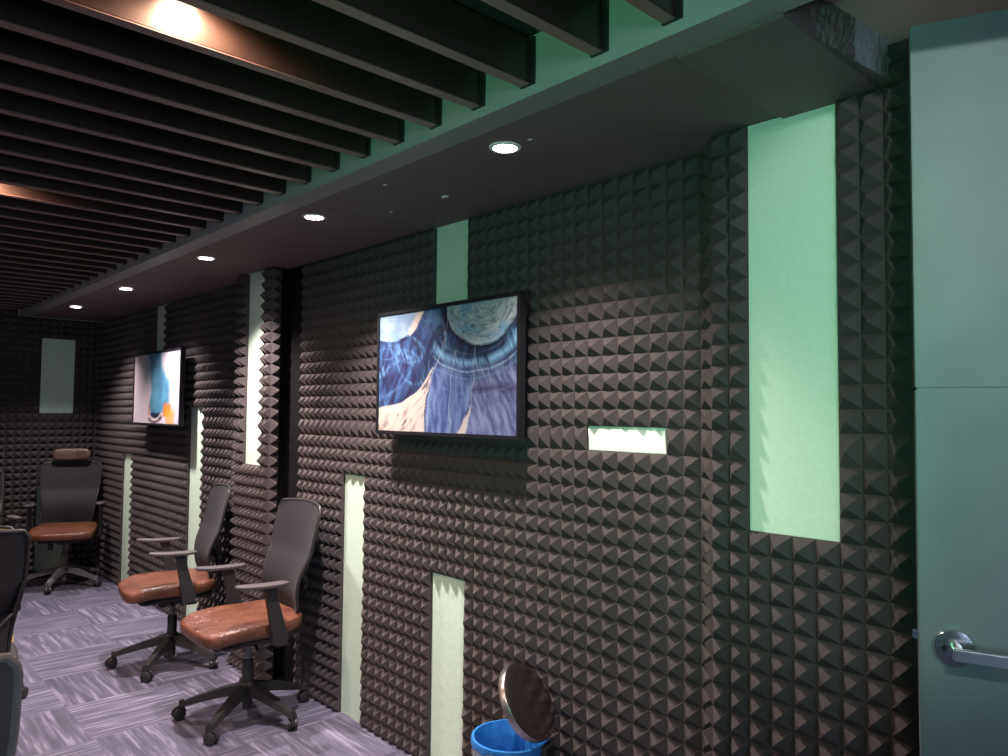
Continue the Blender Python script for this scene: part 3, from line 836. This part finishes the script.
make_chair('black mesh office chair with cognac seat nearest the blue picture, right of its twin', (1.625, 3.585, 0), -88, 143)
make_chair('black mesh office chair with cognac seat, second nearest along the wall', (1.626, 4.635, 0), -80, 154)
make_chair('black mesh office chair with brown headrest and grey legs in the far corner', (1.635, 7.24, 0), 200, 236, headrest=True, legs='greybase')
make_chair('black mesh office chair seen from behind at the left edge, its caster on the carpet', (.43, 3.68, 0), 3, 36, arms=False, seatmat='black', drop=-.005)
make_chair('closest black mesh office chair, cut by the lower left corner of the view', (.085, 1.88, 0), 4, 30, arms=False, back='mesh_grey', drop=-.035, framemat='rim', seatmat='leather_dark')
make_chair('office chair with only one arm pad showing left of the headrest chair', (.88, 6.62, 0), 180, 200)
make_chair('lowered office chair with tan leather headrest peeping over the left-edge chair', (.60, 4.75, 0), 190, 252, headrest=True, back='leather_tan', drop=.19, seatmat='leather_tan', arms=False)

# ------------------------------------------------------------------ pedal bin with open lid
BX, BY, BR, BH = 1.79, 1.885, .128, .398
t = thing('pedal_bin', 'round brushed steel pedal bin with blue bag and open lid at the foam wall', 'pedal bin', (BX, BY, 0))
b = bmesh.new(); lathe(b, [(.001, .006), (BR - .004, .006), (BR, .02), (BR, BH - .012), (BR + .002, BH - .006), (BR - .003, BH), (BR - .006, BH - .02), (BR - .006, .03), (.001, .03)], 64)
obj('body', b, 'steel', t, smooth=True)
b = bmesh.new(); lathe(b, [(.001, 0), (BR + .004, 0), (BR + .004, .022), (BR - .002, .024)], 48, close=True); obj('base_ring', b, 'black', t, smooth=True)
# bag: folded over the rim, wrinkled
b = bmesh.new(); seg = 96; rg = []
for (r_, z_, wv) in ((BR + .005, BH - .019, .004), (BR + .0075, BH - .008, .002), (BR + .005, BH + .005, .001), (BR - .004, BH + .006, .001), (BR - .012, BH - .03, .008), (BR - .02, BH - .12, .012), (BR - .03, .10, .006), (.05, .05, .004), (.002, .045, 0)):
    rg.append([b.verts.new(((r_ + wv * noise.noise(Vector((k * .8, z_ * 7, 0)))) * math.cos(2 * PI * k / seg), (r_ + wv * noise.noise(Vector((k * .8, z_ * 7, 0)))) * math.sin(2 * PI * k / seg),
                            z_ + (.012 * noise.noise(Vector((k * .18, 5, 0))) if z_ == BH - .019 else 0))) for k in range(seg)])
for a, c in zip(rg, rg[1:]):
    for k in range(seg): b.faces.new((a[k], a[(k + 1) % seg], c[(k + 1) % seg], c[k]))
o = obj('bin_bag', b, 'bag', t, smooth=True)
# lid hinged on the side toward the door, raised
ha = math.atan2(-.90, .30)
hv = Vector((math.cos(ha), math.sin(ha), 0))
th = D(57)
lid_m = Matrix.Translation(hv * (BR + .012) + Vector((0, 0, BH + .012))) @ Matrix.Rotation(ha, 4, 'Z') @ Matrix.Rotation(th, 4, 'Y') @ Matrix.Translation((-(BR + .012), 0, 0))
R_ = BR + .003
b = bmesh.new(); lathe(b, [(.001, .018), (R_ - .03, .0175), (R_ - .006, .014), (R_ - .001, .010)], 64, lid_m, 0); lathe(b, [(R_ - .001, .010), (R_, .008), (R_, -.014), (R_ - .004, -.014), (R_ - .004, .006), (.001, .010)], 64, lid_m, 1)
obj('lid', b, ['lid', 'steel'], t, smooth=True)
b = bmesh.new(); box(b, BR - .002, BR + .022, -.03, .03, BH - .05, BH + .006, 0, .004, Matrix.Rotation(ha, 4, 'Z')); obj('hinge', b, 'black', t)
b = bmesh.new(); box(b, -BR - .05, -BR + .01, -.03, .03, .012, .020, 0, .003, Matrix.Rotation(ha, 4, 'Z')); obj('pedal', b, 'black', t)

# ------------------------------------------------------------------ camera
cam = bpy.data.cameras.new('camera'); co = bpy.data.objects.new('camera', cam); C.objects.link(co)
r = Vector((0.73363827, -0.67947952, 0.00908103)); u = Vector((-0.03756293, -0.02720663, 0.99892383)); f = Vector((0.67850122, 0.73318987, 0.04548306))
co.matrix_world = Matrix(((r.x, u.x, -f.x, 0), (r.y, u.y, -f.y, 0), (r.z, u.z, -f.z, 1.5), (0, 0, 0, 1)))
cam.sensor_width = 36; cam.lens = 749.265 / 1008 * 36; cam.clip_start = .02
S.camera = co

w = bpy.data.worlds.new('world'); S.world = w; w.use_nodes = True
w.node_tree.nodes['Background'].inputs[0].default_value = (.6, .7, .8, 1); w.node_tree.nodes['Background'].inputs[1].default_value = .05
vs = S.view_settings
vs.view_transform = 'Standard'; vs.look = 'None'; vs.exposure = .15; vs.gamma = 1; vs.use_curve_mapping = False
